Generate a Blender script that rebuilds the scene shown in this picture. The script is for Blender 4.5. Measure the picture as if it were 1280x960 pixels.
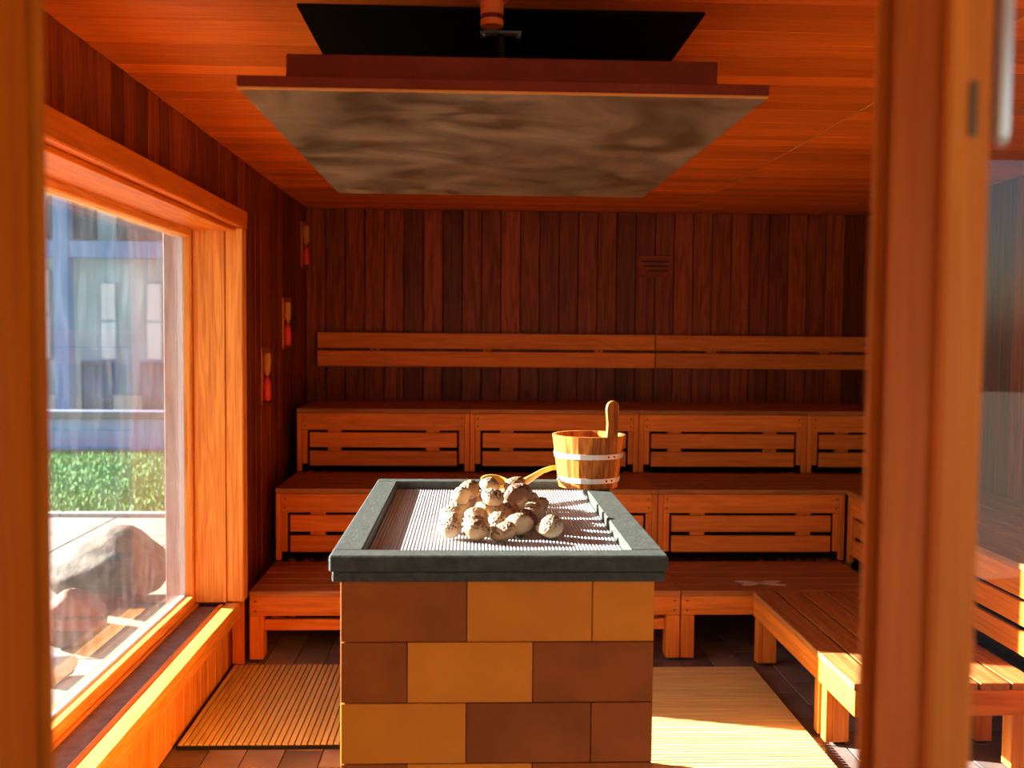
import bpy, bmesh, math, random
from mathutils import Vector, Matrix
random.seed(7)
for o in list(bpy.data.objects): bpy.data.objects.remove(o)
scn = bpy.context.scene
COL = scn.collection

# ------------------------------------------------------------------ camera
def look(yaw, pitch, roll):
    a, p, r = map(math.radians, (yaw, pitch, roll))
    fw = Vector((math.sin(a)*math.cos(p), math.cos(a)*math.cos(p), -math.sin(p)))
    rt = Vector((math.cos(a), -math.sin(a), 0)); up = rt.cross(fw)
    rt2 = rt*math.cos(r) + up*math.sin(r); up2 = -rt*math.sin(r) + up*math.cos(r)
    return Matrix(((rt2.x, up2.x, -fw.x), (rt2.y, up2.y, -fw.y), (rt2.z, up2.z, -fw.z))).to_4x4()
cd = bpy.data.cameras.new('camera'); cam = bpy.data.objects.new('camera', cd); COL.objects.link(cam)
cd.sensor_width = 36; cd.lens = 35; cd.clip_start = .05; cd.clip_end = 300
cam.matrix_world = Matrix.Translation((0, 0, 1.65)) @ look(2.3, 2.9, .5)
cd.dof.use_dof = True; cd.dof.focus_distance = 3.5; cd.dof.aperture_fstop = 2.8
scn.camera = cam

# ------------------------------------------------------------------ light
SUN_EL = 17
sd = Vector((1, -.28, 0)).normalized()*math.cos(math.radians(SUN_EL)); sd.z = -math.sin(math.radians(SUN_EL))
sl = bpy.data.lights.new('sun', 'SUN'); sl.energy = 37; sl.angle = math.radians(.6); sl.color = (1, 1, .97)
so = bpy.data.objects.new('sun', sl); COL.objects.link(so); so.location = (-20, 8, 9)
so.rotation_euler = sd.to_track_quat('-Z', 'Y').to_euler()
w = bpy.data.worlds.new('sky'); scn.world = w; w.use_nodes = True
wn = w.node_tree; bg = wn.nodes['Background']
sk = wn.nodes.new('ShaderNodeTexSky'); sk.sky_type = 'NISHITA'; sk.sun_disc = False
sk.sun_elevation = math.radians(SUN_EL); sk.sun_rotation = math.atan2(-sd.x, -sd.y) % (2*math.pi)
sk.air_density = 1; sk.dust_density = 1.5
wn.links.new(sk.outputs[0], bg.inputs[0]); bg.inputs[1].default_value = .23
vs = scn.view_settings; vs.view_transform = 'Standard'; vs.look = 'None'; vs.gamma = 1
vs.use_curve_mapping = False; vs.exposure = .75

# ------------------------------------------------------------------ materials
MATS = {}
def mat(name, col, rough=.6, metal=0, var=0, spec=.3, noise=0, nscale=8, col2=None, bump=0, bscale=60):
    if name in MATS: return MATS[name]
    m = bpy.data.materials.new(name); MATS[name] = m; m.use_nodes = True
    nt = m.node_tree; N = nt.nodes; L = nt.links; b = N['Principled BSDF']
    b.inputs['Roughness'].default_value = rough; b.inputs['Metallic'].default_value = metal
    b.inputs['Specular IOR Level'].default_value = spec
    b.inputs['Base Color'].default_value = (*col, 1)
    tc = N.new('ShaderNodeTexCoord'); oi = N.new('ShaderNodeObjectInfo')
    add = N.new('ShaderNodeVectorMath'); add.operation = 'ADD'
    mul = N.new('ShaderNodeMath'); mul.operation = 'MULTIPLY'; mul.inputs[1].default_value = 53
    L.new(oi.outputs['Random'], mul.inputs[0]); L.new(tc.outputs['Object'], add.inputs[0]); L.new(mul.outputs[0], add.inputs[1])
    src = None
    if noise or col2:
        nz = N.new('ShaderNodeTexNoise'); nz.inputs['Scale'].default_value = nscale; nz.inputs['Detail'].default_value = 6
        L.new(add.outputs[0], nz.inputs['Vector'])
        rp = N.new('ShaderNodeValToRGB'); c2 = col2 or tuple(c*(1-noise) for c in col)
        rp.color_ramp.elements[0].position = .35; rp.color_ramp.elements[1].position = .65
        rp.color_ramp.elements[0].color = (*c2, 1); rp.color_ramp.elements[1].color = (*col, 1)
        L.new(nz.outputs['Fac'], rp.inputs[0]); src = rp.outputs[0]
    if var:
        hs = N.new('ShaderNodeHueSaturation'); mr = N.new('ShaderNodeMapRange')
        mr.inputs[3].default_value = 1-var; mr.inputs[4].default_value = 1+var
        L.new(oi.outputs['Random'], mr.inputs[0]); L.new(mr.outputs[0], hs.inputs['Value'])
        if src: L.new(src, hs.inputs['Color'])
        else: hs.inputs['Color'].default_value = (*col, 1)
        src = hs.outputs[0]
    if src: L.new(src, b.inputs['Base Color'])
    if bump:
        n2 = N.new('ShaderNodeTexNoise'); n2.inputs['Scale'].default_value = bscale; n2.inputs['Detail'].default_value = 5
        L.new(add.outputs[0], n2.inputs['Vector'])
        bp = N.new('ShaderNodeBump'); bp.inputs['Strength'].default_value = bump; bp.inputs['Distance'].default_value = .01
        L.new(n2.outputs['Fac'], bp.inputs['Height']); L.new(bp.outputs[0], b.inputs['Normal'])
    return m
def wood(kind, axis):
    key = 'wood_%s_%s' % (kind, 'xyz'[axis])
    if key in MATS: return MATS[key]
    light, dark, rough, var, fig = WOODS[kind]
    m = bpy.data.materials.new(key); MATS[key] = m; m.use_nodes = True
    nt = m.node_tree; N = nt.nodes; L = nt.links; b = N['Principled BSDF']
    b.inputs['Roughness'].default_value = rough; b.inputs['Specular IOR Level'].default_value = .15
    tc = N.new('ShaderNodeTexCoord'); oi = N.new('ShaderNodeObjectInfo')
    mul = N.new('ShaderNodeMath'); mul.operation = 'MULTIPLY'; mul.inputs[1].default_value = 41
    L.new(oi.outputs['Random'], mul.inputs[0])
    add = N.new('ShaderNodeVectorMath'); add.operation = 'ADD'
    L.new(tc.outputs['Object'], add.inputs[0]); L.new(mul.outputs[0], add.inputs[1])
    mp = N.new('ShaderNodeMapping'); sc = [22.]*3; sc[axis] = .9
    mp.inputs['Scale'].default_value = sc; L.new(add.outputs[0], mp.inputs[0])
    nz = N.new('ShaderNodeTexNoise'); nz.inputs['Scale'].default_value = 2.2; nz.inputs['Detail'].default_value = 7
    nz.inputs['Roughness'].default_value = .52; nz.inputs['Distortion'].default_value = .5
    L.new(mp.outputs[0], nz.inputs['Vector'])
    mp2 = N.new('ShaderNodeMapping'); sc = [fig]*3; sc[axis] = .5
    mp2.inputs['Scale'].default_value = sc; L.new(add.outputs[0], mp2.inputs[0])
    wv = N.new('ShaderNodeTexNoise'); wv.inputs['Scale'].default_value = 1.6; wv.inputs['Detail'].default_value = 3
    L.new(mp2.outputs[0], wv.inputs['Vector'])
    # growth-ring figure: bands of the slow noise
    ml = N.new('ShaderNodeMath'); ml.operation = 'MULTIPLY'; ml.inputs[1].default_value = 60
    L.new(wv.outputs['Fac'], ml.inputs[0])
    sn = N.new('ShaderNodeMath'); sn.operation = 'SINE'; L.new(ml.outputs[0], sn.inputs[0])
    mr0 = N.new('ShaderNodeMapRange'); mr0.inputs[1].default_value = -1; mr0.inputs[3].default_value = -.09; mr0.inputs[4].default_value = .09
    L.new(sn.outputs[0], mr0.inputs[0])
    sm = N.new('ShaderNodeMath'); sm.operation = 'ADD'; L.new(nz.outputs['Fac'], sm.inputs[0]); L.new(mr0.outputs[0], sm.inputs[1])
    rp = N.new('ShaderNodeValToRGB'); e = rp.color_ramp.elements
    e[0].position = .3; e[1].position = .68; e[0].color = (*dark, 1); e[1].color = (*light, 1)
    L.new(sm.outputs[0], rp.inputs[0])
    hs = N.new('ShaderNodeHueSaturation'); mr = N.new('ShaderNodeMapRange')
    mr.inputs[3].default_value = 1-var; mr.inputs[4].default_value = 1+var*.8
    L.new(oi.outputs['Random'], mr.inputs[0]); L.new(mr.outputs[0], hs.inputs['Value']); L.new(rp.outputs[0], hs.inputs['Color'])
    L.new(hs.outputs[0], b.inputs['Base Color'])
    bp = N.new('ShaderNodeBump'); bp.inputs['Strength'].default_value = .06; bp.inputs['Distance'].default_value = .004
    L.new(nz.outputs['Fac'], bp.inputs['Height']); L.new(bp.outputs[0], b.inputs['Normal'])
    return m
#          light               dark               rough var  figure
WOODS = {
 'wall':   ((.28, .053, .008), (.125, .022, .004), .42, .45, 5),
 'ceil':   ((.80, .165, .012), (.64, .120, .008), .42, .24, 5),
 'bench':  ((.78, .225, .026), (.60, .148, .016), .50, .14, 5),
 'seat':   ((.46, .180, .052), (.30, .100, .026), .50, .16, 5),
 'pine':   ((.80, .350, .075), (.56, .190, .030), .48, .08, 9),
 'post':   ((.70, .180, .012), (.55, .120, .008), .40, .05, 4),
 'jamb':   ((.58, .150, .005), (.47, .105, .003), .60, .05, 4),
 'duck':   ((.70, .540, .220), (.58, .410, .140), .55, .06, 6),
 'stave':  ((.64, .215, .034), (.28, .072, .010), .50, .34, 8),
 'ladle':  ((.80, .440, .080), (.64, .310, .045), .45, .05, 6),
}
def glass_mat(name, dirt, tint=(1, 1, 1)):
    m = bpy.data.materials.new(name); MATS[name] = m; m.use_nodes = True
    nt = m.node_tree; N = nt.nodes; L = nt.links; N.clear()
    out = N.new('ShaderNodeOutputMaterial'); tr = N.new('ShaderNodeBsdfTransparent'); tr.inputs[0].default_value = (*tint, 1)
    gl = N.new('ShaderNodeBsdfGlossy'); gl.inputs['Roughness'].default_value = .01
    lw_ = N.new('ShaderNodeLayerWeight'); lw_.inputs[0].default_value = .5
    pw = N.new('ShaderNodeMath'); pw.operation = 'POWER'; pw.inputs[1].default_value = 5; L.new(lw_.outputs['Facing'], pw.inputs[0])
    fr = N.new('ShaderNodeMapRange'); fr.inputs[3].default_value = .03; fr.inputs[4].default_value = .75; L.new(pw.outputs[0], fr.inputs[0])
    mx = N.new('ShaderNodeMixShader'); L.new(fr.outputs[0], mx.inputs[0]); L.new(tr.outputs[0], mx.inputs[1]); L.new(gl.outputs[0], mx.inputs[2])
    df = N.new('ShaderNodeBsdfDiffuse'); df.inputs[0].default_value = (.8, .8, .8, 1)
    tl = N.new('ShaderNodeBsdfTranslucent'); tl.inputs[0].default_value = (.8, .8, .8, 1)
    dm = N.new('ShaderNodeMixShader'); dm.inputs[0].default_value = .5; L.new(df.outputs[0], dm.inputs[1]); L.new(tl.outputs[0], dm.inputs[2])
    tc = N.new('ShaderNodeTexCoord'); mp = N.new('ShaderNodeMapping'); mp.inputs['Scale'].default_value = (1, 5, 1.2)
    L.new(tc.outputs['Object'], mp.inputs[0])
    nz = N.new('ShaderNodeTexNoise'); nz.inputs['Scale'].default_value = 2.2; nz.inputs['Detail'].default_value = 7; nz.inputs['Distortion'].default_value = 1.8
    L.new(mp.outputs[0], nz.inputs['Vector'])
    mr = N.new('ShaderNodeMapRange'); mr.inputs[1].default_value = .42; mr.inputs[2].default_value = .78
    mr.inputs[3].default_value = dirt*.2; mr.inputs[4].default_value = dirt; L.new(nz.outputs['Fac'], mr.inputs[0])
    m2 = N.new('ShaderNodeMixShader'); L.new(mr.outputs[0], m2.inputs[0]); L.new(mx.outputs[0], m2.inputs[1]); L.new(dm.outputs[0], m2.inputs[2])
    L.new(m2.outputs[0], out.inputs[0]); return m
GLASS = glass_mat('window_glass', .016)
CLEAR = glass_mat('clear_glass', .001)
BLACK = mat('black_rubber', (.012, .011, .010), .7)
GROUT = mat('grout', (.10, .075, .06), .9)
DARKGAP = mat('dark_backing', (.035, .014, .008), .9)
VOID_SHADE = mat('void_shade_black', (.010, .006, .004), .95, spec=0)  # near-black, puts the shade of the bench voids into the color
STEEL = mat('steel', (.62, .62, .60), .3, 1)
SCREW = mat('screw_head', (.16, .06, .02), .5)
FLOORT = mat('floor_tile', (.27, .195, .16), .42, var=.4, spec=.4, noise=.35, nscale=6, bump=.1)
SLATE = mat('slate', (.055, .062, .050), .6, spec=.2, noise=.35, nscale=45, bump=.2, bscale=120)
TILE_L = mat('tile_ochre', (.64, .205, .014), .55, var=.05, spec=.15, noise=.12, nscale=7)
TILE_D = mat('tile_brown', (.31, .078, .008), .55, var=.10, spec=.15, noise=.25, nscale=7)
GRATE = mat('grate_ceramic', (.36, .36, .37), .5)

# ------------------------------------------------------------------ mesh helpers
def link(name, me, m=None, parent=None, loc=(0, 0, 0)):
    o = bpy.data.objects.new(name, me); COL.objects.link(o)
    o.location = loc
    if parent: o.parent = parent; o.location = Vector(loc) - wloc(parent)
    if m and me and not me.materials: me.materials.append(m)
    return o
def wloc(o):
    v = Vector(o.location)
    while o.parent: o = o.parent; v += Vector(o.location)
    return v
def mesh(name, bm, smooth=False):
    bmesh.ops.recalc_face_normals(bm, faces=bm.faces)
    me = bpy.data.meshes.new(name); bm.to_mesh(me); bm.free()
    if smooth:
        for p in me.polygons: p.use_smooth = True
    return me
CACHE = {}
def box(name, x0, x1, y0, y1, z0, z1, m, parent=None, bev=.003):
    dx, dy, dz = abs(x1-x0), abs(y1-y0), abs(z1-z0)
    if isinstance(m, str):
        d = (dx, dy, dz); m = wood(m, d.index(max(d)))
    key = (round(dx, 4), round(dy, 4), round(dz, 4), m.name, bev)
    if key not in CACHE:
        bm = bmesh.new(); bmesh.ops.create_cube(bm, size=1)
        bmesh.ops.scale(bm, vec=(dx, dy, dz), verts=bm.verts)
        b = min(bev, .3*min(dx, dy, dz))
        if b > 0: bmesh.ops.bevel(bm, geom=list(bm.edges), offset=b, segments=1, affect='EDGES')
        me = mesh(name, bm); me.materials.append(m); CACHE[key] = me
    return link(name, CACHE[key], None, parent, ((x0+x1)/2, (y0+y1)/2, (z0+z1)/2))
def lathe(name, prof, m, parent=None, loc=(0, 0, 0), n=28, smooth=True):
    bm = bmesh.new(); rings = []
    for r, z in prof:
        rings.append([bm.verts.new((r*math.cos(2*math.pi*i/n), r*math.sin(2*math.pi*i/n), z)) for i in range(n)])
    for a, b in zip(rings, rings[1:]):
        for i in range(n): bm.faces.new((a[i], a[(i+1) % n], b[(i+1) % n], b[i]))
    bm.faces.new(rings[0]); bm.faces.new(rings[-1])
    me = mesh(name, bm, smooth); 
    return link(name, me, m, parent, loc)
def tag(o, label=None, cat=None, group=None, kind=None):
    if label: o['label'] = label
    if cat: o['category'] = cat
    if group: o['group'] = group
    if kind: o['kind'] = kind
    return o
def thing(name, loc, label, cat, group=None):
    o = bpy.data.objects.new(name, None); COL.objects.link(o); o.location = loc; o.empty_display_size = .1
    return tag(o, label, cat, group)

# ------------------------------------------------------------------ room shell
WX, BY, RX, CZ = -1.175, 7.1, 2.95, 2.52      # left wall, back wall, right wall, ceiling
FY0, FY1 = .92, 1.05                          # front wall (door frame) thickness
# floor
floor = tag(box('floor', WX-.3, RX+.1, FY0-.02, BY+.1, -.12, -.006, GROUT, None, 0), kind='structure')
tx, ty = .1495, .298
cells = []
ncol = int((RX-WX)/tx)+1
for i in range(ncol):
    y = FY1 - (i % 2)*ty/2
    while y < BY:
        a, b = max(y, FY1), min(y+ty, BY)
        if b-a > .02: cells.append((WX+i*tx, a, b))
        y += ty
def shows(c):
    x, a, b = c; y = (a+b)/2
    if y < 2.3: return 9
    s = 0 if 3.2 < y < 5.3 and x < 2.1 else 1
    return s*10 + abs(y-4.2)
cells.sort(key=shows)
bmf = bmesh.new()
for k, (x, a, b) in enumerate(cells):
    x1 = min(x+tx, RX)
    if x1-x < .01: continue
    if k < 290: box('tile', x+.003, x1-.003, a+.003, b-.003, -.006, 0, FLOORT, floor, .0015)
    else:
        g = bmesh.ops.create_cube(bmf, size=1)['verts']
        bmesh.ops.scale(bmf, vec=(x1-x-.006, b-a-.006, .006), verts=g)
        bmesh.ops.translate(bmf, vec=((x+x1)/2, (a+b)/2, -.003), verts=g)
tag(link('floor_tiles', mesh('floor_tiles', bmf), FLOORT, floor, (0, 0, 0)), kind='stuff')

def boards(parent, name, kind, along, u0, u1, pitch, fixed, jitter=.0):
    """boards next to each other; fixed(u0, u1) -> box bounds"""
    n = max(1, round((u1-u0)/pitch)); p = (u1-u0)/n
    for i in range(n):
        j = random.uniform(0, jitter)
        box(name, *fixed(u0+i*p+.002, u0+(i+1)*p-.002, j), kind, parent, .0015 if kind == 'ceil' else .004)
# back wall
wb = tag(box('wall_back', WX-.3, RX+.1, BY+.022, BY+.12, 0, CZ+.1, DARKGAP, None, 0), kind='structure')
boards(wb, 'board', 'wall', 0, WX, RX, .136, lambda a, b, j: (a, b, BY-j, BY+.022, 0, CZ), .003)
# ceiling
ce = tag(box('ceiling', WX-.3, RX+.1, FY0, BY+.12, CZ+.022, CZ+.12, DARKGAP, None, 0), kind='structure')
SX = 1.487
boards(ce, 'board', 'ceil', 1, FY1, BY, .121, lambda a, b, j: (WX, SX-.003, a, b, CZ-j, CZ+.022), .003)
boards(ce, 'board', 'ceil', 1, FY1+.05, BY, .121, lambda a, b, j: (SX+.003, RX, a, b, CZ-j, CZ+.022), .003)
box('joint_strip', SX-.0028, SX+.0028, FY1, BY, CZ-.0025, CZ+.02, 'pine', ce, 0)
# right wall
wr = tag(box('wall_right', RX+.022, RX+.12, FY0, BY+.02, 0, CZ, DARKGAP, None, 0), kind='structure')
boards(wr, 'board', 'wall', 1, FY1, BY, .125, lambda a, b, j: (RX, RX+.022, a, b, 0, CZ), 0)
# left wall around the window (opening y .. 4.8, z .33 .. 2.15)
WY0, WY1, WZ0, WZ1 = 1.72, 4.80, .335, 2.14
wl = tag(box('wall_left', -1.46, WX-.022, WY1, BY+.02, 0, CZ, DARKGAP, None, 0), kind='structure')
box('backing', -1.46, WX-.022, FY0, WY1, 0, WZ0-.03, DARKGAP, wl, 0)
box('backing', -1.46, WX-.022, FY0, WY1, WZ1+.03, CZ, DARKGAP, wl, 0)
box('backing', -1.46, WX-.022, FY0, WY0, WZ0-.03, WZ1+.03, DARKGAP, wl, 0)
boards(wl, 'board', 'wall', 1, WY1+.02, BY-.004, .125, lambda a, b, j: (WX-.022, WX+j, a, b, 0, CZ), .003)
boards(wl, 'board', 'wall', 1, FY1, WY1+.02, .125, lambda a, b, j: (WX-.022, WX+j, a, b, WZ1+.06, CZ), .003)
boards(wl, 'board', 'pine', 1, FY1, WY1+.02, .125, lambda a, b, j: (WX-.022, WX+j, a, b, 0, WZ0-.06), .002)
boards(wl, 'board', 'wall', 1, FY1, WY0-.02, .125, lambda a, b, j: (WX-.022, WX+j, a, b, WZ0-.06, WZ1+.06), .002)
# window
win = tag(box('window_1', -1.46, -1.31, WY0, WY1, WZ0-.03, WZ0+.005, 'pine', None, .003), kind='structure')   # outer sill board
box('frame_bottom', -1.385, -1.315, WY0, WY1-.045, WZ0+.005, WZ0+.05, 'pine', win, .006)
box('frame_top', -1.385, -1.325, WY0, WY1-.045, WZ1-.05, WZ1-.004, 'pine', win, .006)
box('frame_side', -1.385, -1.325, WY1-.045, WY1, WZ0+.005, WZ1-.004, 'pine', win, .006)
box('frame_side', -1.385, -1.325, WY0, WY0+.045, WZ0+.05, WZ1-.05, 'pine', win, .006)
box('pane', -1.360, -1.354, WY0+.045, WY1-.045, WZ0+.05, WZ1-.05, GLASS, win, 0)
SPACER = mat('spacer_bar', (.3, .3, .3), .35); OUTW = mat('outer_wood', (.20, .11, .085), .6, noise=.2, nscale=20)
box('spacer', -1.384, -1.361, WY1-.050, WY1-.0452, WZ0+.05, WZ1-.05, SPACER, win, 0)
box('spacer', -1.384, -1.361, WY0+.045, WY1-.050, WZ0+.0502, WZ0+.055, SPACER, win, 0)
box('pane', -1.390, -1.3855, WY0+.02, WY1-.02, WZ0+.03, WZ1-.03, CLEAR, win, 0)
box('outer_reveal', -1.46, -1.391, WY1-.02, WY1+.0, WZ0+.006, WZ1-.004, OUTW, win, .002)
box('outer_reveal', -1.46, -1.391, WY0, WY1-.02, WZ1-.024, WZ1-.004, OUTW, win, .002)
# inner reveals, casing, lintel
box('reveal', -1.324, WX, WY1-.018, WY1+.01, WZ0+.01, WZ1, 'pine', win, .003)
box('reveal', -1.324, WX, WY0-.01, WY0+.018, WZ0+.01, WZ1, 'pine', win, .003)
box('reveal', -1.324, WX-.002, WY0, WY1-.018, WZ1-.016, WZ1+.01, 'post', win, .003)
box('casing', WX+.002, -1.092, WY1-.014, WY1+.075, WZ0+.012, WZ1+.0, 'pine', win, .005)
box('casing', WX+.002, -1.092, WY0-.075, WY0+.014, WZ0+.012, WZ1+.0, 'pine', win, .005)
box('casing_bead', WX+.004, -1.112, WY1+.076, WY1+.09, 0.01, WZ1+.0, 'post', win, .003)
box('lintel', WX+.004, -1.088, WY0-.09, WY1+.085, WZ1+.001, WZ1+.085, 'post', win, .005)
box('lintel_bead', WX, WX+.05, WY0+.02, WY1-.02, WZ1-.02, WZ1-.001, 'post', win, .003)
SILL = mat('sill_board', (.22, .13, .10), .6, noise=.35, nscale=30)
box('sill', -1.314, -1.212, WY0+.02, WY1-.02, WZ0-.03, WZ0-.008, SILL, win, .002)
box('sill_bead', -1.211, -1.186, WY0+.02, WY1-.02, WZ0-.03, WZ0+.004, 'bench', win, .005)
box('sill_trim', -1.178, -1.112, WY0-.01, WY1-.016, WZ0-.03, WZ0+.008, 'pine', win, .004)
box('sill_apron', WX+.003, -1.124, WY0-.01, WY1+.06, WZ0-.085, WZ0-.031, 'pine', win, .003)

# front wall: glazed screen with the door opening
JL, JR = -.448, .432
wf = tag(box('wall_front', -1.46, RX+.1, FY0, FY1, CZ-.02, CZ+.12, 'post', None, .003), kind='structure')
def jamb(xa, xb): return box('jamb', xa, xb, FY0, FY1, 0, CZ-.021, 'jamb', wf, .006)
jamb(JL-.06, JL); jamb(JR, JR+.052)
box('door_stop', JL, JL+.012, FY1-.016, FY1-.004, 0, CZ-.021, 'jamb', wf, .002)
box('door_stop', JR-.012, JR, FY1-.016, FY1-.004, 0, CZ-.021, 'jamb', wf, .002)
box('bead', JR+.0525, JR+.064, FY0+.03, FY1-.02, 0, CZ-.021, 'post', wf, .003)
box('pane', JR+.0645, 1.7, FY0+.06, FY0+.068, .05, CZ-.03, CLEAR, wf, 0)
box('mullion', 1.7, 1.76, FY0, FY1, 0, CZ-.021, 'post', wf, .004)
box('pane', 1.761, RX+.02, FY0+.06, FY0+.068, .05, CZ-.03, CLEAR, wf, 0)
box('panel', -1.46, JL-.061, FY0+.03, FY1-.02, 0, CZ-.021, 'wall', wf, .002)
box('face_casing', JR+.003, JR+.044, FY0-.011, FY0-.0005, 0, CZ-.021, 'bench', wf, .004)
box('strike_plate', JR+.022, JR+.030, FY0-.013, FY0-.0112, 1.835, 1.885, mat('bronze', (.16, .09, .04), .5, .6), wf, 0)
PULL = mat('brushed_steel', (.70, .72, .72), .4, .6)
pb = lathe('pull_bar', [(.002, 0), (.007, .004), (.0085, .012), (.0085, .5)], PULL, wf, (.497, FY0+.012, 1.83), 16)
for zz in (1.95, 2.22): box('standoff', .4965, .5065, FY0+.0205, FY0+.0595, zz, zz+.012, PULL, pb, .001)
# unseen roof and side wall, added to cut sky fill and block sun
pr_ = tag(box('light_blocker_1', -1.46, RX+.1, -3.2, FY0-.002, CZ+.06, CZ+.20, 'post', None, .004), kind='structure')
tag(box('light_blocker_2', -1.60, -1.47, -3.2, FY0-.002, 0, CZ+.058, 'post', None, .004), kind='structure')
# ------------------------------------------------------------------ sauna stove
SX0, SX1, SY0, SY1, SZ = -.353, .497, 2.462, 3.775, 1.095
st = thing('sauna_stove', (.07, 3.12, 0), 'large tiled sauna stove with dark slate rim and ribbed white top', 'stove')
bx0, bx1, by0, by1 = -.328, .468, 2.486, 3.752
box('core', bx0+.012, bx1-.012, by0+.012, by1-.012, 0, 1.02, GROUT, st, 0)
rowh = .1570; tl = .3185
front = {0: 'DLL', 1: 'DLD', 2: 'LDD', 3: 'DLD', 4: 'LDL', 5: 'DLD', 6: 'LDD'}
def tile_row(r, z0, z1):
    # front and back faces
    for face in (0, 1):
        half = r % 2
        edges = [bx0]
        x = bx0 + (tl if not half else tl*.53)
        while x < bx1-.02: edges.append(x); x += tl
        edges.append(bx1)
        for i, (a, b) in enumerate(zip(edges, edges[1:])):
            pat = front.get(r, 'DLD')
            m = {'D': TILE_D, 'L': TILE_L}[pat[i % 3]] if face == 0 else random.choice((TILE_D, TILE_L))
            y = (by0, by0+.012) if face == 0 else (by1-.012, by1)
            box('tile', a+.0012, b-.0012, *y, z0+.0012, z1-.0012, m, st, .0015)
        n = by1-by0-.026
        edges = [by0+.013]; y = by0+.013 + (tl if half else tl*.5)
        while y < by1-.03: edges.append(y); y += tl
        edges.append(by1-.013)
        for a, b in zip(edges, edges[1:]):
            x = (bx0, bx0+.012) if face == 0 else (bx1-.012, bx1)
            box('tile', *x, a+.0012, b-.0012, z0+.0012, z1-.0012, random.choice((TILE_D, TILE_L)), st, .0015)
z = 1.026; r = 0
while z > .02:
    tile_row(r, max(0, z-rowh), z); z -= rowh; r += 1
box('rim_base', SX0+.007, SX1-.007, SY0+.007, SY1-.007, 1.027, 1.053, SLATE, st, .003)
IX0, IX1, IY0, IY1 = -.277, .412, 2.535, 3.712
box('rim', SX0, SX1, SY0, IY0, 1.054, SZ, SLATE, st, .004)
box('rim', SX0, SX1, IY1, SY1, 1.054, SZ, SLATE, st, .004)
box('rim', SX0, IX0, IY0, IY1, 1.054, SZ, SLATE, st, .004)
box('rim', IX1, SX1, IY0, IY1, 1.054, SZ, SLATE, st, .004)
# ribbed top
bm = bmesh.new(); nb = 72; p = (IX1-IX0)/nb; zt = 1.0665
prof = []
for i in range(nb):
    x = IX0+i*p
    prof += [(x, zt-.0028), (x+p*.22, zt-.0008), (x+p*.5, zt), (x+p*.78, zt-.0008)]
prof.append((IX1, zt-.0028))
va = [bm.verts.new((x, IY0, z)) for x, z in prof]; vb = [bm.verts.new((x, IY1, z)) for x, z in prof]
for i in range(len(prof)-1): bm.faces.new((va[i], va[i+1], vb[i+1], vb[i]))
va2 = [bm.verts.new((x, y, 1.0545)) for x, y in ((IX0, IY0), (IX1, IY0), (IX1, IY1), (IX0, IY1))]
bm.faces.new(va2)
tag(link('ribbed_grate', mesh('ribbed_grate', bm), GRATE, st), kind='stuff')

# ------------------------------------------------------------------ stones on the stove
def stone_mat(name, base, cap):
    m = bpy.data.materials.new(name); m.use_nodes = True; nt = m.node_tree; N = nt.nodes; L = nt.links; b = N['Principled BSDF']
    b.inputs['Roughness'].default_value = .65
    tc = N.new('ShaderNodeTexCoord'); oi = N.new('ShaderNodeObjectInfo')
    vo = N.new('ShaderNodeTexVoronoi'); vo.inputs['Scale'].default_value = 120; L.new(tc.outputs['Object'], vo.inputs['Vector'])
    rp = N.new('ShaderNodeValToRGB'); e = rp.color_ramp.elements; e[0].position = .30; e[1].position = .58
    e[0].color = (*cap, 1); e[1].color = (*base, 1); L.new(vo.outputs['Distance'], rp.inputs[0])
    sp = N.new('ShaderNodeSeparateXYZ'); L.new(tc.outputs['Object'], sp.inputs[0])
    mr = N.new('ShaderNodeMapRange'); mr.inputs[1].default_value = .004; mr.inputs[2].default_value = .016; L.new(sp.outputs['Z'], mr.inputs[0])
    mx = N.new('ShaderNodeMixRGB'); mx.inputs[1].default_value = (*base, 1); L.new(mr.outputs[0], mx.inputs[0]); L.new(rp.outputs[0], mx.inputs[2])
    L.new(mx.outputs[0], b.inputs['Base Color'])
    bp = N.new('ShaderNodeBump'); bp.inputs['Strength'].default_value = .9; bp.inputs['Distance'].default_value = .006
    mm = N.new('ShaderNodeMath'); mm.operation = 'MULTIPLY'; L.new(mr.outputs[0], mm.inputs[0]); L.new(vo.outputs['Distance'], mm.inputs[1])
    L.new(mm.outputs[0], bp.inputs['Height']); L.new(bp.outputs[0], b.inputs['Normal'])
    return m
ST_M = [stone_mat('stone_cream', (.44, .29, .15), (.07, .03, .015)), stone_mat('stone_tan', (.36, .19, .075), (.09, .035, .015)), stone_mat('stone_brown', (.24, .10, .045), (.05, .02, .01))]
def stone_mesh(seed, r, el):
    rnd = random.Random(seed); bm = bmesh.new(); bmesh.ops.create_icosphere(bm, subdivisions=3, radius=1)
    ph = [rnd.uniform(0, 6) for _ in range(6)]
    for v in bm.verts:
        x, y, z = v.co; d = 1+.06*math.sin(3*x+ph[0])*math.cos(2.5*y+ph[1])+.05*math.sin(4*z+ph[2]+2*x)
        w = 1 - .28*max(0, -z)                       # narrower below: bun shape
        s = Vector((x*w*el, y*w, z*.86))*d*r
        if z > .15: s += Vector((x, y, z)).normalized()*rnd.uniform(-.018, .028)*r*1.6
        v.co = s
    return mesh('stone', bm, True)
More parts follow.
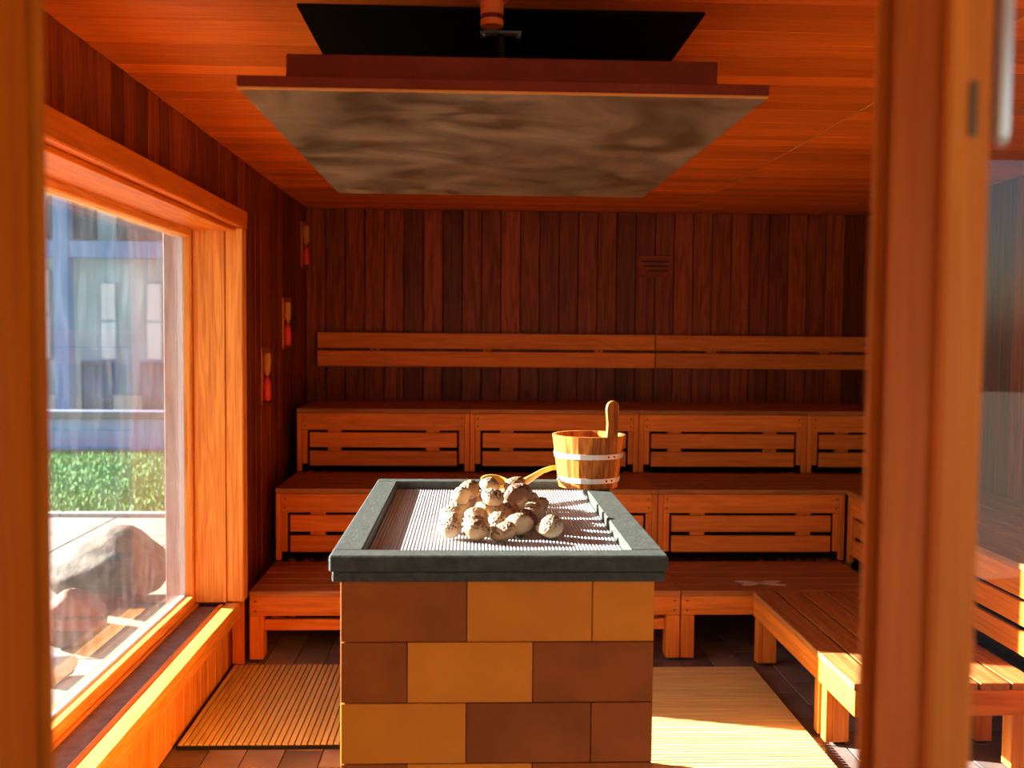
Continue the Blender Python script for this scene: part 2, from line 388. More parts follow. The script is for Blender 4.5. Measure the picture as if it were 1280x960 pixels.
# (px, py, width) measured on the photo's pile, laid out on the ribbed top
rows = [(-.045, 2.80, .082), (.018, 2.79, .078), (.082, 2.80, .074), (.135, 2.83, .094), (.218, 2.82, .092),
        (-.052, 2.905, .074), (.02, 2.895, .084), (.085, 2.90, .078), (.175, 2.93, .086), (.235, 2.92, .070),
        (-.07, 3.02, .078), (.01, 3.00, .084), (.10, 3.02, .092), (.185, 3.03, .084),
        (-.045, 3.13, .086), (.045, 3.12, .082), (.125, 3.14, .082), (.205, 3.15, .076),
        (-.02, 3.25, .09), (.075, 3.24, .08), (.155, 3.26, .088), (.225, 3.27, .07),
        (.02, 3.36, .084), (.11, 3.37, .082), (.19, 3.37, .08)]
pos = [[.072+(x-.072)*.84, 2.785+(y-2.79)*.90, s*.84] for x, y, s in rows]
for it in range(400):
    for i in range(len(pos)):
        for j in range(i+1, len(pos)):
            a, b = pos[i], pos[j]; dx, dy = b[0]-a[0], b[1]-a[1]; d = math.hypot(dx, dy) or 1e-6; m_ = (a[2]+b[2])*.61
            if d < m_:
                k = (m_-d)/d*.25; a[0] -= dx*k; a[1] -= dy*k; b[0] += dx*k; b[1] += dy*k
LAYOUT = []
LAB = ['cream dark-speckled stone %s', 'tan brown-capped stone %s', 'dark brown speckled stone %s']
def add_stone(i, x, y, z, s, k, where):
    me = stone_mesh(i, s/2, 1+.28*random.random()); me.materials.append(ST_M[k])
    o = link('sauna_stone', me, None, None, (x, y, z))
    o.rotation_euler = (random.uniform(-.5, .5), random.uniform(-.5, .5), random.uniform(0, 6.28))
    zmin = min((o.rotation_euler.to_matrix() @ v.co).z for v in me.vertices)
    if z is None or z < 1.09: o.location.z = zt+.001-zmin
    LAYOUT.append((o.location.x, o.location.y, o.location.z, s/2))
    return tag(o, LAB[k] % where, 'stone', 'stones piled on the stove')
for i, (x, y, s) in enumerate(pos):
    add_stone(i, x, y, 1.0, s, (0, 1, 1, 0, 0, 0, 1, 0, 2, 1)[i % 10], 'in the pile row facing the door' if i < 5 else
              'at the end of the pile next to the ladle' if y > 3.26 else 'on the window side of the pile' if x < .03 else 'on the bucket side of the pile' if x > .16 else 'in the middle of the pile')
# second layer resting in the hollows
for i, (a, b, c, s) in enumerate(((7, 11, 12, .066), (14, 15, 18, .066), (16, 17, 20, .065), (13, 12, 16, .064), (19, 22, 23, .066), (10, 11, 14, .062), (20, 23, 24, .064))):
    x = sum(pos[q][0] for q in (a, b, c))/3; y = sum(pos[q][1] for q in (a, b, c))/3
    z = 1.1
    for (qx, qy, qz, qr) in LAYOUT:
        d2 = ((qr+s/2)*1.14)**2-(x-qx)**2-(y-qy)**2
        if d2 > 0: z = max(z, qz+math.sqrt(d2)*.93)
    add_stone(60+i, x, y, z, s, (0, 1, 2, 2, 0, 0, 1)[i], 'lying on top of the pile')

# stones that share a look and a side of the pile are told apart by their order from door to ladle
same = {}
for o in [q for q in COL.objects if q.get('category') == 'stone']: same.setdefault(o['label'], []).append(o)
for lab, os_ in same.items():
    front_row = 'facing the door' in lab
    os_.sort(key=lambda q: q.location.x if front_row else q.location.y)
    if len(os_) > 1:
        ends = ('nearest the window', 'nearest the bucket') if front_row else ('nearest the door', 'nearest the ladle')
        names = {2: ends, 3: (ends[0], 'midway', ends[1])}.get(len(os_))
        if names:
            for o, nm in zip(os_, names): o['label'] = lab + ', ' + nm
# ------------------------------------------------------------------ bucket
BX, BYY, BZ = .427, 3.612, SZ+.001
bk = thing('wooden_bucket', (BX, BYY, BZ), 'wooden stave bucket with upright stave handle on the stove rim', 'bucket')
RB, RT, HB = .108, .133, .190; NS = 16; TH = .013
def stave(i, h, handle=False):
    a0 = 2*math.pi*i/NS+.006; a1 = 2*math.pi*(i+1)/NS-.006; bm = bmesh.new(); rings = []
    zs = [0, h]
    def ring(z, r, A0, A1):
        out = []
        for rr in (r, r-TH):
            for t in (0, .5, 1): a = A0+(A1-A0)*t; out.append((rr*math.cos(a), rr*math.sin(a), z))
        return [out[0], out[1], out[2], out[5], out[4], out[3]]
    lv = [(0, 0), (.03, 0), (HB*.5, 0), (HB, 0)]
    prof_ = [(z, RB+(RT-RB)*z/HB, a0, a1) for z in (0, HB*.5, HB)]
    if handle:
        ac = (a0+a1)/2; ha = (a1-a0)/2
        prof_ = prof_[:2]+[(HB-.005, RT-.001, ac-ha, ac+ha)]
        for z, f_ in ((HB+.02, .98), (HB+.05, .92), (HB+.08, 1.06), (HB+.10, 1.12), (HB+.115, .98), (HB+.124, .68), (HB+.129, .25)):
            prof_.append((z, RT+.003, ac-ha*f_, ac+ha*f_))
    rings = [[bm.verts.new(c) for c in ring(*q)] for q in prof_]
    for A, B in zip(rings, rings[1:]):
        for k in range(6): bm.faces.new((A[k], A[(k+1) % 6], B[(k+1) % 6], B[k]))
    bm.faces.new(rings[0]); bm.faces.new(rings[-1])
    return mesh('stave', bm)
HI = round((-50 % 360)/360*NS-.5)
for i in range(NS):
    hnd = i == HI
    o = link('handle_stave' if hnd else 'stave', stave(i, HB, hnd), wood('stave', 2), bk, (BX, BYY, BZ))
lathe('bucket_bottom', [(RB-TH-.001, .012), (RB-TH-.001, .024)], wood('stave', 0), bk, (BX, BYY, BZ), 24, False)
HOOP = mat('hoop_steel', (.72, .70, .66), .42, .35)
for zc in (.031, .118):
    r0 = RB+(RT-RB)*(zc-.009)/HB+.0004; r1 = RB+(RT-RB)*(zc+.009)/HB+.0004
    bm = bmesh.new(); n = 36; R = []
    for rr, zz in ((r0, zc-.009), (r0+.0025, zc-.009), (r1+.0025, zc+.009), (r1, zc+.009)):
        R.append([bm.verts.new((rr*math.cos(2*math.pi*i/n), rr*math.sin(2*math.pi*i/n), zz)) for i in range(n)])
    for q in range(4):
        for i in range(n): bm.faces.new((R[q][i], R[q][(i+1) % n], R[(q+1) % 4][(i+1) % n], R[(q+1) % 4][i]))
    hp = link('hoop', mesh('hoop', bm), HOOP, bk, (BX, BYY, BZ))
    for da in (-62, -50):
        a = math.radians(da); r = (r0+r1)/2+.0028
        bm = bmesh.new(); bmesh.ops.create_icosphere(bm, subdivisions=1, radius=.0042)
        link('rivet', mesh('rivet', bm, True), SCREW, hp, (BX+r*math.cos(a), BYY+r*math.sin(a), BZ+zc))
# ------------------------------------------------------------------ ladle
ld = thing('wooden_ladle', (.16, 3.5, 1.12), 'wooden ladle with curved handle lying on the stones behind', 'ladle')
def sweep(name, pts, wd, th, m, parent):
    bm = bmesh.new(); R = []
    for k, (q, w_, t_) in enumerate(zip(pts, wd, th)):
        q = Vector(q); a = Vector(pts[max(0, k-1)]); b = Vector(pts[min(len(pts)-1, k+1)]); d = (b-a).normalized()
        s = d.cross(Vector((0, 0, 1))).normalized(); u = s.cross(d)
        R.append([bm.verts.new(q+s*w_*math.cos(t)+u*t_*math.sin(t)) for t in [2*math.pi*i/10 for i in range(10)]])
    for A, B in zip(R, R[1:]):
        for i in range(10): bm.faces.new((A[i], A[(i+1) % 10], B[(i+1) % 10], B[i]))
    bm.faces.new(R[0]); bm.faces.new(R[-1])
    bmesh.ops.translate(bm, vec=-wloc(parent), verts=bm.verts)
    o = link(name, mesh(name, bm, True), m, None); o.parent = parent; return o
sweep('handle', [(.128, 3.44, 1.128), (.155, 3.455, 1.124), (.185, 3.485, 1.126), (.222, 3.545, 1.138), (.262, 3.625, 1.148), (.30, 3.70, 1.148), (.33, 3.745, 1.144), (.36, 3.775, 1.138)],
      [.012, .020, .018, .012, .010, .011, .011, .009], [.008, .012, .013, .011, .009, .009, .009, .007], wood('ladle', 0), ld)
o = lathe('bowl', [(.004, -.020), (.030, -.017), (.046, -.006), (.051, .008), (.046, .008), (.038, -.004), (.022, -.012), (.003, -.014)], wood('ladle', 0), None, (0, 0, 0))
o.parent = ld; o.location = Vector((.082, 3.428, 1.134))-wloc(ld); o.rotation_euler = (.25, .12, 0)
# ------------------------------------------------------------------ hood over the stove
hd = thing('stove_hood', (.07, 3.2, 2.209), 'wide flat heat shield hanging from the ceiling over the stove', 'hood')
m = bpy.data.materials.new('hood_metal'); m.use_nodes = True; N = m.node_tree.nodes; L = m.node_tree.links; b = N['Principled BSDF']
b.inputs['Metallic'].default_value = .55
tc = N.new('ShaderNodeTexCoord'); nz = N.new('ShaderNodeTexNoise'); nz.inputs['Scale'].default_value = 2.6; nz.inputs['Detail'].default_value = 7; nz.inputs['Distortion'].default_value = 1.6
L.new(tc.outputs['Object'], nz.inputs['Vector'])
rp = N.new('ShaderNodeValToRGB'); e = rp.color_ramp.elements; e[0].position = .35; e[1].position = .7; e[0].color = (.10, .068, .030, 1); e[1].color = (.44, .33, .18, 1)
L.new(nz.outputs['Fac'], rp.inputs[0]); L.new(rp.outputs[0], b.inputs['Base Color'])
mr = N.new('ShaderNodeMapRange'); mr.inputs[3].default_value = .36; mr.inputs[4].default_value = .28; L.new(nz.outputs['Fac'], mr.inputs[0]); L.new(mr.outputs[0], b.inputs['Roughness'])
HX0, HX1, HY0, HY1 = -.545, .692, 2.34, 4.055
box('plate', HX0+.004, HX1-.004, HY0+.004, HY1-.004, 2.206, 2.212, m, hd, .001)
RIM = mat('copper_edge', (.21, .030, .010), .6, 0, spec=.15, noise=.2)
box('lip', HX0+.002, HX1-.002, HY0-.001, HY0+.0035, 2.2055, 2.212, 'pine', hd, .001)
box('edge_board', HX0, HX1, HY0, HY1, 2.2125, 2.237, RIM, hd, .002)
box('upper_box', -.447, .588, 2.42, 3.97, 2.238, 2.310, RIM, hd, .003)
lathe('hanging_rod', [(.011, 0), (.011, .188)], mat('dark_iron', (.05, .035, .03), .5, .6), hd, (.075, 2.88, 2.3105), 14)
pl = box('ceiling_plate', .016, .134, 2.865, 2.895, 2.499, 2.508, STEEL, hd, .002)
for sx in (.024, .126): lathe('bolt', [(.007, 0), (.007, .007)], STEEL, pl, (sx, 2.88, 2.4915), 8, False)
box('ceiling_shade_plate', -.47, .62, 2.70, 3.90, 2.5085, 2.5165, mat('soot_shade_black', (.010, .007, .006), .9, spec=0), hd, .002)  # added black plate, paints shade and soot onto the ceiling over the hood
# ceiling nozzle
nz_ = thing('ceiling_nozzle', (.045, 2.62, 2.5), 'short red nozzle on the ceiling above the hood', 'nozzle')
RED = mat('red_enamel', (.92, .17, .03), .35); DRED = mat('dark_red_band', (.18, .01, .01), .4)
lathe('body', [(.030, 0), (.030, .016)], RED, nz_, (.045, 2.62, 2.443), 24, False)
lathe('band', [(.0285, 0), (.0285, .012)], DRED, nz_, (.045, 2.62, 2.459), 24, False)
lathe('neck', [(.030, 0), (.030, .034), (.042, .036), (.042, .046)], RED, nz_, (.045, 2.62, 2.4712), 24, False)

# ------------------------------------------------------------------ benches
XM = [-1.10, -.012, 1.064, 2.150]              # module joints
Y1, Y2, Y3 = 4.93, 5.60, 6.28
H1, H2, H3 = .360, .770, 1.170
SEAT = 'seat'
def screws(parent, pts):
    for x, y, z, ax in pts:
        bm_key = ('screw', ax)
        if bm_key not in CACHE:
            bm = bmesh.new(); bmesh.ops.create_cone(bm, segments=10, radius1=.006, radius2=.005, depth=.002, cap_ends=True)
            if ax == 'y': bmesh.ops.rotate(bm, matrix=Matrix.Rotation(math.pi/2, 3, 'X'), verts=bm.verts)
            if ax == 'x': bmesh.ops.rotate(bm, matrix=Matrix.Rotation(math.pi/2, 3, 'Y'), verts=bm.verts)
            me = mesh('screw', bm); me.materials.append(SCREW); CACHE[bm_key] = me
        link('screw', CACHE[bm_key], None, parent, (x, y, z))
def planks(parent, x0, x1, y0, y1, z, n, along):
    g = .010
    if along == 0:
        p = (y1-y0+g)/n
        for i in range(n): box('plank', x0, x1, y0+i*p, y0+(i+1)*p-g, z-.027, z, SEAT, parent, .003)
    else:
        p = (x1-x0+g)/n
        for i in range(n): box('plank', x0+i*p, x0+(i+1)*p-g, y0, y1, z-.027, z, SEAT, parent, .003)
def low_bench(x0, x1, label, legs, bar=True):
    t = thing('bench_unit', ((x0+x1)/2, Y1+.3, 0), label, 'bench', 'low benches along the back tier')
    planks(t, x0, x1, Y1, Y2-.01, H1, 5, 0)
    box('front_rail', x0+.001, x1-.001, Y1+.004, Y1+.034, H1-.125, H1-.0275, 'bench', t, .003)
    box('back_rail', x0+.001, x1-.001, Y2-.05, Y2-.02, H1-.125, H1-.0275, 'bench', t, .003)
    for lx in legs:
        for y in (Y1+.036, Y2-.125):
            l = box('leg', lx, lx+.068, y, y+.068, .014, H1-.0275, 'bench', t, .003)
            box('foot', lx+.012, lx+.056, y+.012, y+.056, 0, .0135, BLACK, l, .002)
        box('leg_face', lx, lx+.068, Y1+.006, Y1+.0355, .014, H1-.126, 'bench', t, .003)
    if bar: box('stretcher', legs[0]+.069, legs[-1]-.001, Y1+.045, Y1+.075, .150, .206, 'bench', t, .003)
    e = .03
    screws(t, [(xx, Y1+.0032, zz, 'y') for xx in (x0+e, x1-e) for zz in (H1-.052, H1-.10)])
    return t
low_bench(XM[0], XM[1]-.003, 'low slatted bench on the floor beside the window wall', (XM[0]+.0, XM[1]-.075))
low_bench(XM[1]+.001, XM[2]-.003, 'low slatted bench standing right behind the tiled stove', (XM[1]+.004, XM[2]-.072))
t3 = low_bench(XM[2]+.001, XM[3]-.03, 'low corner bench with a pale cross shaped mark on its seat', (XM[2]+.002, XM[3]-.1), False)
# pale cross-shaped mark, a thin flat mesh on the seat
bm = bmesh.new(); c = Vector((1.505, 5.085, H1+.0006))
for k, (ang, ln, wd_) in enumerate(((18, .13, .028), (162, .13, .030), (205, .11, .026), (-22, .14, .026))):
    a = math.radians(ang); d = Vector((math.cos(a), math.sin(a), 0)); s = Vector((-d.y, d.x, 0))
    pts = [c-s*wd_*.5, c+d*ln*.55-s*wd_, c+d*ln-s*wd_*.3, c+d*ln*.93+s*wd_*.5, c+d*ln*.5+s*wd_, c+s*wd_*.5]
    lo = [bm.verts.new(q) for q in pts]; hi = [bm.verts.new(q+Vector((0, 0, .0008))) for q in pts]
    bm.faces.new(hi); bm.faces.new(lo)
    for i in range(6): bm.faces.new((lo[i], lo[(i+1) % 6], hi[(i+1) % 6], hi[i]))
bmesh.ops.translate(bm, vec=-wloc(t3), verts=bm.verts)
o = link('pale_mark', mesh('pale_mark', bm), mat('pale_cross', (.85, .74, .62), .6, noise=.2, nscale=40)); o.parent = t3; o['label'] = 'pale cross shaped mark'

def riser(t, x0, x1, y, zb, zt_):
    top = zt_-.028
    box('post', x0, x0+.030, y, y+.03, zb+.002, top-.001, 'bench', t, .003)
    box('post', x1-.030, x1, y, y+.03, zb+.002, top-.001, 'bench', t, .003)
    box('top_board', x0+.031, x1-.031, y+.001, y+.024, top-.108, top-.001, 'bench', t, .003)
    for xa in (x0+.031, x1-.066): box('upright', xa, xa+.035, y+.002, y+.026, zb+.052, top-.109, 'bench', t, .002)
    z1 = top-.120
    for z_ in (z1, z1-.116): box('slat', x0+.079, x1-.079, y+.002, y+.022, z_-.097, z_-.003, 'bench', t, .003)
    L_ = x1-x0
    for xa in (x0+.19, x1-.19-.085): box('batten', xa, xa+.085, y+.0245, y+.045, zb+.06, top-.004, 'bench', t, .002)
    box('void_shade_panel', x0+.01, x1-.01, y+.0455, y+.052, zb+.002, top-.003, VOID_SHADE, t, 0)  # added dark sheet for the shade in the void behind the slats
    screws(t, [(xx, y+.0002, zz, 'y') for xx in (x0+.05, x1-.05) for zz in (top-.03, top-.08)])
    return t
XU = XM + [2.945]
def tier(x0, x1, y0, y1, h, label, n, zb, group):
    t = thing('tiered_bench', ((x0+x1)/2, y0+.3, 0), label, 'bench', group)
    riser(t, x0+.001, x1-.001, y0, zb, h)
    planks(t, x0, x1, y0-.004, y1, h, n, 0)
    for xx in (x0+.05, x1-.09): box('bearer', xx, xx+.04, y0+.055, y1-.02, h-.09, h-.028, 'bench', t, .003)
    # uprights standing on the floor
    for xx in (x0+.055, x1-.085):
        for yy in (y0+.1, y1-.09): box('leg', xx, xx+.035, yy, yy+.05, .002, h-.091, 'bench', t, .003)
for i in range(3):
    tier(XM[i]+.001, XM[i+1]-.001, Y2, Y3-.004, H2, 'middle tier bench with slatted front panel, ' + ('next to the window wall', 'right behind the stove', 'above the pale cross mark')[i], 5, H1, 'middle tier benches')
for i in range(4):
    tier(XU[i]+.001, XU[i+1]-.001, Y3, BY-.01, H3, 'top tier bench with slatted front panel, ' + ('next to the window wall', 'second from the window wall', 'third from the window wall', 'fourth from the window wall')[i], 6, H2, 'top tier benches')
# right-hand side: low bench, riser, middle seat
RBX = 1.425
def side_bench(y0, y1, label, legs):
    t = thing('side_bench', (RBX+.35, (y0+y1)/2, 0), label, 'bench', 'low benches along the side')
    planks(t, RBX, XM[3]-.012, y0, y1, H1, 6, 1)
    box('side_rail', RBX+.004, RBX+.034, y0+.001, y1-.001, H1-.125, H1-.0275, 'bench', t, .003)
    box('end_rail', RBX+.035, XM[3]-.03, y0+.003, y0+.03, H1-.125, H1-.0275, 'bench', t, .003)
    for (lx, ly) in legs:
        l = box('leg', lx, lx+.068, ly, ly+.068, .014, H1-.0275, 'bench', t, .003)
        box('foot', lx+.012, lx+.056, ly+.012, ly+.056, 0, .0135, BLACK, l, .002)
        if lx < 1.6: box('leg_face', RBX+.006, RBX+.0355, ly, ly+.05, .014, H1-.126, 'bench', t, .003)
    return t
side_bench(3.958, 4.922, 'long side bench of wide planks standing in front of the corner', [(RBX+.036, 4.845), (RBX+.036, 3.966), (2.05, 3.995), (2.05, 4.845)])
side_bench(3.586, 3.953, 'short sunlit side bench joined to the long side bench', [(RBX+.036, 3.882), (2.05, 3.882), (2.05, 3.62)])
def riser_side(t, y0, y1, x, zb, zt_):
    top = zt_-.028
    box('post', x, x+.03, y1-.03, y1, zb+.002, top-.001, 'bench', t, .003)
    box('post', x, x+.03, y0, y0+.03, zb+.002, top-.001, 'bench', t, .003)
    box('top_board', x+.001, x+.024, y0+.031, y1-.031, top-.108, top-.001, 'bench', t, .003)
    for ya in (y0+.031, y1-.066): box('upright', x+.002, x+.026, ya, ya+.035, zb+.052, top-.109, 'bench', t, .002)
    z1 = top-.120
    for z_ in (z1, z1-.116): box('slat', x+.002, x+.022, y0+.079, y1-.079, z_-.097, z_-.003, 'bench', t, .003)
    for ya in (y0+.19, y1-.19-.085): box('batten', x+.0245, x+.045, ya, ya+.085, zb+.06, top-.004, 'bench', t, .002)
    box('void_shade_panel', x+.0455, x+.052, y0+.01, y1-.01, zb+.002, top-.003, VOID_SHADE, t, 0)  # added dark sheet painting the void shade under the side tier
for a, b, s in ((4.52, 5.565, 'adjoining the corner post'), (3.45, 4.515, 'behind the sunlit side bench')):
    t = thing('tiered_bench', (2.5, (a+b)/2, 0), 'middle tier side bench with slatted front panel, ' + s, 'bench', 'side tier benches')
    riser_side(t, a, b, XM[3], H1, H2)
    planks(t, XM[3]-.004, RX-.01, a, b+(.03 if b > 5 else 0), H2, 6, 1)
    for yy in (a+.05, b-.09):
        box('bearer', XM[3]+.055, RX-.03, yy, yy+.04, H2-.09, H2-.028, 'bench', t, .003)
        for xx in (XM[3]+.1, RX-.1): box('leg', xx, xx+.05, yy, yy+.035, .002, H2-.091, 'bench', t, .003)
t = thing('corner_bench', (2.5, 5.9, 0), 'middle tier corner seat joining the back and side benches', 'bench')
planks(t, XM[3]+.001, RX-.01, Y2+.002, Y3-.004, H2, 5, 0)
for xx in (XM[3]+.05, RX-.1):
    box('bearer', xx, xx+.04, Y2+.05, Y3-.03, H2-.09, H2-.028, 'bench', t, .003)
    for yy in (Y2+.1, Y3-.1): box('leg', xx, xx+.035, yy, yy+.05, .002, H2-.091, 'bench', t, .003)
# wall backrests
for x0, x1, lab in ((-1.085, 1.296, 'long pair of leaning rails on the back wall, reaching the window wall'), (1.303, 2.93, 'shorter pair of leaning rails on the back wall, reaching the corner')):
    t = thing('wall_mounted_rail', ((x0+x1)/2, BY-.04, 1.52), lab, 'rail', 'rails on the back wall')
    box('rail', x0, x1, BY-.075, BY-.045, 1.538, 1.648, 'bench', t, .004)
    box('rail', x0, x1, BY-.075, BY-.045, 1.412, 1.520, 'bench', t, .004)
    n = 3 if x1-x0 > 2 else 2
    for k in range(n):
        xx = x0 + (x1-x0)*(k+.5)/n - .03
        br = box('bracket', xx, xx+.06, BY-.0445, BY-.004, 1.43, 1.63, 'bench', t, .003)
        screws(br, [(xx+.03, BY-.046, 1.529, 'y')])
# ------------------------------------------------------------------ plaque
pq = thing('wall_plaque', (1.30, BY-.01, 2.13), 'small wooden plaque with carved lines on the back wall', 'plaque')
board_ = box('plate', 1.176, 1.428, BY-.022, BY-.004, 2.055, 2.212, 'wall', pq, .003)
for k, (xa, xb) in enumerate(((1.20, 1.39), (1.215, 1.385), (1.24, 1.39))):
    box('carved_line', xa, xb, BY-.0236, BY-.0222, 2.165-k*.032, 2.176-k*.032, DARKGAP, board_, 0)
# ------------------------------------------------------------------ sand timers on the left wall
RSAND = mat('red_sand', (.80, .05, .03), .5)
for yy, z0, lab in ((5.575, 1.245, 'wooden sand timer with red sand, the lowest on the window wall'), (6.20, 1.545, 'wooden sand timer with red sand, the middle one of three'), (6.88, 2.085, 'wooden sand timer with red sand high up near the corner')):
    t = thing('sand_timer', (WX+.01, yy, z0), lab, 'sand timer', 'sand timers')
    box('backboard', WX+.0045, WX+.014, yy-.014, yy+.014, z0, z0+.315, 'bench', t, .003)
    for zz in (z0+.004, z0+.295): box('cap', WX+.0145, WX+.06, yy-.022, yy+.022, zz, zz+.016, 'wall', t, .003)
    lathe('upper_bulb', [(.004, .0), (.019, .03), (.021, .06), (.021, .118), (.016, .131)], wood('pine', 2), t, (WX+.038, yy, z0+.158), 16)
    lathe('lower_bulb', [(.016, 0), (.021, .012), (.021, .07), (.019, .10), (.004, .136)], RSAND, t, (WX+.038, yy, z0+.0205), 16)

# ------------------------------------------------------------------ duckboard mats
def duck(x0, x1, y0, y1, along, label):
    t = thing('slatted_mat', ((x0+x1)/2, (y0+y1)/2, 0), label, 'mat')
    p = .0255; h0, h1 = .008, .022
    if along == 1:
        n = int((x1-x0)/p)
        for i in range(n): box('slat', x0+i*p, x0+i*p+.0195, y0, y1, h0, h1, 'duck', t, .002)
        for k in range(6): yy = y0+.06+(y1-y0-.14)*k/5; box('strap', x0, x1-.01, yy, yy+.02, 0.0005, h0-.0002, BLACK, t, 0)
        box('edge_strip', x0-.0085, x0-.001, y0, y1, .0005, .019, BLACK, t, .001)
        box('edge_strip', x0, x1-.01, y0-.0075, y0-.001, .0005, .016, BLACK, t, .001)
    else:
        n = int((y1-y0)/p)
        for i in range(n): box('slat', x0, x1, y0+i*p, y0+i*p+.0205, h0, h1, 'duck', t, .002)
        for k in range(7): xx = x0+.05+(x1-x0-.12)*k/6; box('strap', xx, xx+.02, y0, y1-.01, 0.0005, h0-.0002, BLACK, t, 0)
duck(-1.150, -.345, 3.895, 4.840, 1, 'narrow slatted wooden floor mat between window wall and stove')
duck(.485, 1.392, 3.28, 4.800, 0, 'pale slatted wooden floor mat half in sunlight beside the stove')

# ------------------------------------------------------------------ outside
PAV = mat('paving', (.27, .24, .18), .8, var=.08, noise=.15, nscale=5)
GZ = .10
gr = tag(box('ground', -60, 40, -30, 60, -.5, -.13, mat('soil', (.30, .25, .18), .9), None, 0), kind='structure')
ter = tag(box('terrace', -9, -1.62, -1, 8.32, -.125, GZ-.035, GROUT, None, 0), kind='structure')
for i in range(10):
    for j in range(10):
        xb = -1.50-i*.72; ya = 8.30-(j+1)*.72
        box('paving_slab', xb-.712, xb, ya, ya+.712, GZ-.034, GZ+random.uniform(-.002, .002), PAV, ter, .004)
for i in range(8):
    box('kerb_stone', -1.5-(i+1)*.95, -1.5-i*.95-.01, 8.325, 8.42, -.12, GZ+.03, mat('kerb', (.40, .40, .38), .8), ter, .006)
fr_ = tag(box('porch_floor', -6, 8, -6, FY0-.02, -.125, -.002, PAV, None, 0), kind='structure')
lawn = tag(box('lawn', -30, 10, 8.43, 13.0, -.129, GZ-.02, mat('lawn_soil', (.10, .22, .04), .9), None, 0), kind='structure')
bm = bmesh.new()
rg = random.Random(3)
for k in range(90000):
    y = 8.45+4.5*rg.random(); x = rg.uniform(-15, 0); h = rg.uniform(.03, .07); a = rg.uniform(0, 6.28)
    d = Vector((math.cos(a), math.sin(a), 0))*.016; c_ = Vector((x, y, GZ-.022)); l = Vector((rg.uniform(-.03, .03), rg.uniform(-.03, .03), h))
    bm.faces.new([bm.verts.new(c_-d), bm.verts.new(c_+d), bm.verts.new(c_+l)])
tag(link('grass', mesh('grass', bm), mat('grass_blade', (.12, .28, .06), .8)), 'green lawn grass beyond the paved terrace outside', 'grass', kind='stuff')
lw = thing('garden_wall', (-6, 13.1, 0), 'low pale blue garden wall behind the lawn', 'wall')
BLUE = mat('blue_render', (.28, .44, .92), .8, noise=.08)
for i in range(12): box('panel', -18+i*1.8, -18+(i+1)*1.8-.012, 13.05, 13.25, -.129, .50, BLUE, lw, .005)
box('coping', -18.05, 3.65, 13.0, 13.3, .502, .60, mat('coping', (.15, .19, .28), .7), lw, .008)
def boulder(loc, dims, rot, m, label, seed):
    rnd = random.Random(seed); bm = bmesh.new(); bmesh.ops.create_icosphere(bm, subdivisions=4, radius=1)
    ph = [rnd.uniform(0, 6) for _ in range(9)]
    pl_ = [(Vector((rnd.uniform(-1, 1), rnd.uniform(-1, 1), rnd.uniform(-.3, 1))).normalized(), rnd.uniform(.72, .9)) for _ in range(7)]
    for v in bm.verts:
        q = v.co.copy()
        for n_, d_ in pl_:
            s = q.dot(n_)
            if s > d_: q -= n_*(s-d_)*.85
        q *= 1+.05*math.sin(4*q.x+ph[0])*math.sin(4*q.y+ph[1])+.025*math.sin(9*q.z+ph[2]+5*q.x)+.012*math.sin(19*q.y+ph[3])
        v.co = Vector((q.x*dims[0], q.y*dims[1], q.z*dims[2]))
    zmin = min(v.co.z for v in bm.verts); bmesh.ops.translate(bm, vec=(0, 0, -zmin), verts=bm.verts)
    o = link('boulder', mesh('boulder', bm, True), m, None, loc); o.rotation_euler.z = rot
    return tag(o, label, 'boulder')
B1 = mat('boulder_granite', (.21, .17, .12), .8, noise=.5, nscale=14, bump=.5, bscale=22)
B2 = mat('boulder_red', (.27, .13, .085), .8, noise=.25, nscale=10, bump=.4, bscale=20)
B3 = mat('boulder_grey', (.28, .28, .29), .6, noise=.3, nscale=12, bump=.3, bscale=20)
boulder((-2.06, 5.72, GZ), (.38, .30, .205), .15, B1, 'big speckled tan boulder outside the window', 5)
boulder((-1.96, 4.90, GZ), (.17, .17, .14), .6, B2, 'reddish rounded boulder outside, in front of the big one', 9)
boulder((-1.86, 4.42, GZ), (.12, .10, .06), .3, B3, 'small grey boulder on the terrace below the window', 12)
boulder((-2.42, 5.25, GZ), (.16, .14, .13), 1.0, B2, 'brown boulder left of the big speckled one', 21)
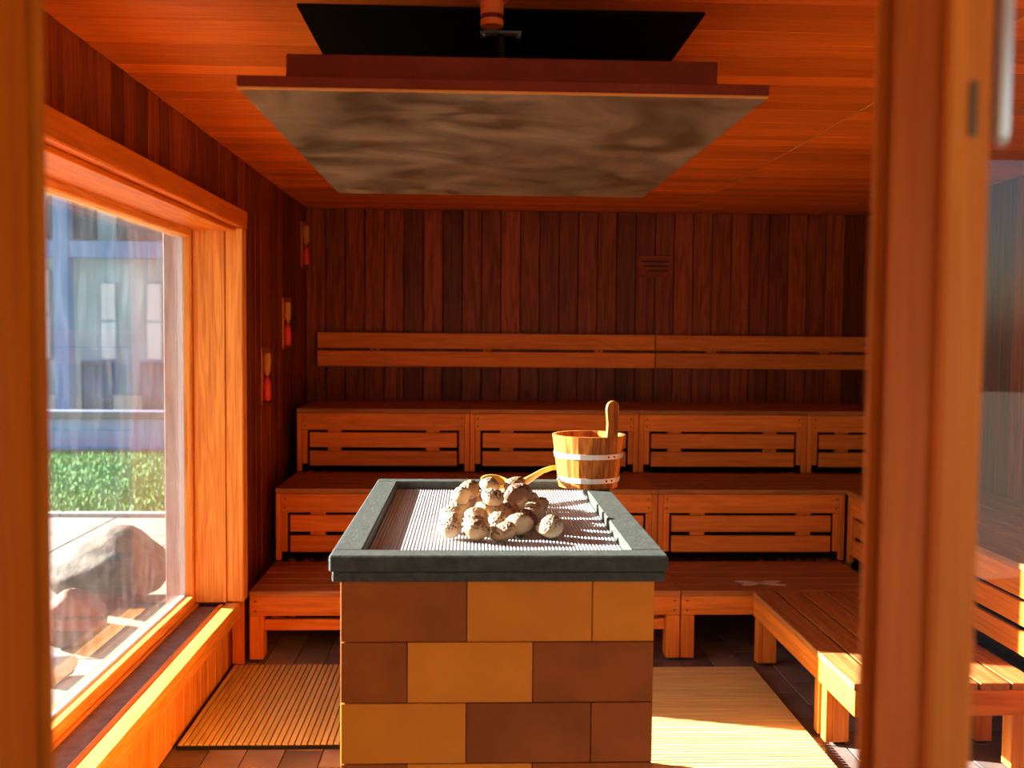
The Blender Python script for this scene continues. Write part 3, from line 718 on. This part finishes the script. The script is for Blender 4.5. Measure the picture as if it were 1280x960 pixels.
# building across the garden
bd = thing('garden_building', (-8, 20, -.13), 'pale teal building with blue steel frame beyond the garden', 'building')
FAC = mat('facade', (.48, .68, .70), .8, noise=.2, nscale=1.2); STB = mat('blue_steel', (.16, .30, .52), .5)
WHT = mat('bright_pane_white', (.92, .93, .88), .6); GLD = mat('dark_pane', (.05, .09, .11), .15, 0, spec=.6); CRM = mat('cream_plinth', (.72, .66, .52), .8)  # white panes have the windows' bright light put into their color
box('wall', -20, 4, 20.3, 20.8, -.13, 8, FAC, bd, 0)
box('plinth', -20, 4, 20.1, 20.29, -.13, .36, CRM, bd, .01)
box('cornice', -20, 4, 19.9, 20.29, 6.4, 6.9, CRM, bd, .02)
box('beam', -20, 4, 19.75, 20.05, 3.05, 3.38, STB, bd, .01)
box('beam', -20, 4, 19.85, 20.05, 4.55, 4.72, STB, bd, .01)
for xx in (-18, -14.9, -11.8, -7.98, -4.9, -1.8, 1.2): box('column', xx-.14, xx+.14, 19.7, 20.0, -.13, 6.4, STB, bd, .01)
for xx in (-16.4, -13.3, -10.0, -9.32, -8.55, -7.25, -6.35, -5.7, -3.4, -.3):
    h = {-9.32: 2.5, -8.55: 2.85, -7.25: 2.6, -6.35: 2.6}.get(xx, 2.4)
    wdo = box('window', xx-.16, xx+.16, 20.2, 20.29, 1.05, h, FAC, bd, .01)
    for zz in (1.08, (1.05+h)/2+.03): box('pane', xx-.13, xx+.13, 20.17, 20.199, zz, zz+(h-1.05)/2-.06, WHT, wdo, 0)
for xx, w_ in ((-8.95, .34), (-7.45, .30), (-6.3, .28), (-12.5, .4), (-3.2, .4)):
    dr = box('door', xx-w_, xx+w_, 20.06, 20.16, .0, 1.0, GLD, bd, .01)
    box('door_frame', xx-w_-.05, xx+w_+.05, 20.165, 20.195, .37, 1.04, STB, dr, 0)
# arched upper windows
for xx in [-16.5+1.42*k for k in range(13)]:
    bm = bmesh.new(); pts = [(-.5, 3.45)] + [(-.5*math.cos(t), 4.0+.5*math.sin(t)) for t in [math.pi*i/12 for i in range(13)]] + [(.5, 3.45)]
    fa = [bm.verts.new((x, 0, z)) for x, z in pts]; fb = [bm.verts.new((x, .12, z)) for x, z in pts]
    bm.faces.new(fa); bm.faces.new(fb)
    for i in range(len(pts)): bm.faces.new((fa[i], fa[(i+1) % len(pts)], fb[(i+1) % len(pts)], fb[i]))
    link('arched_window', mesh('arched_window', bm), GLD, bd, (xx, 20.16, 0))
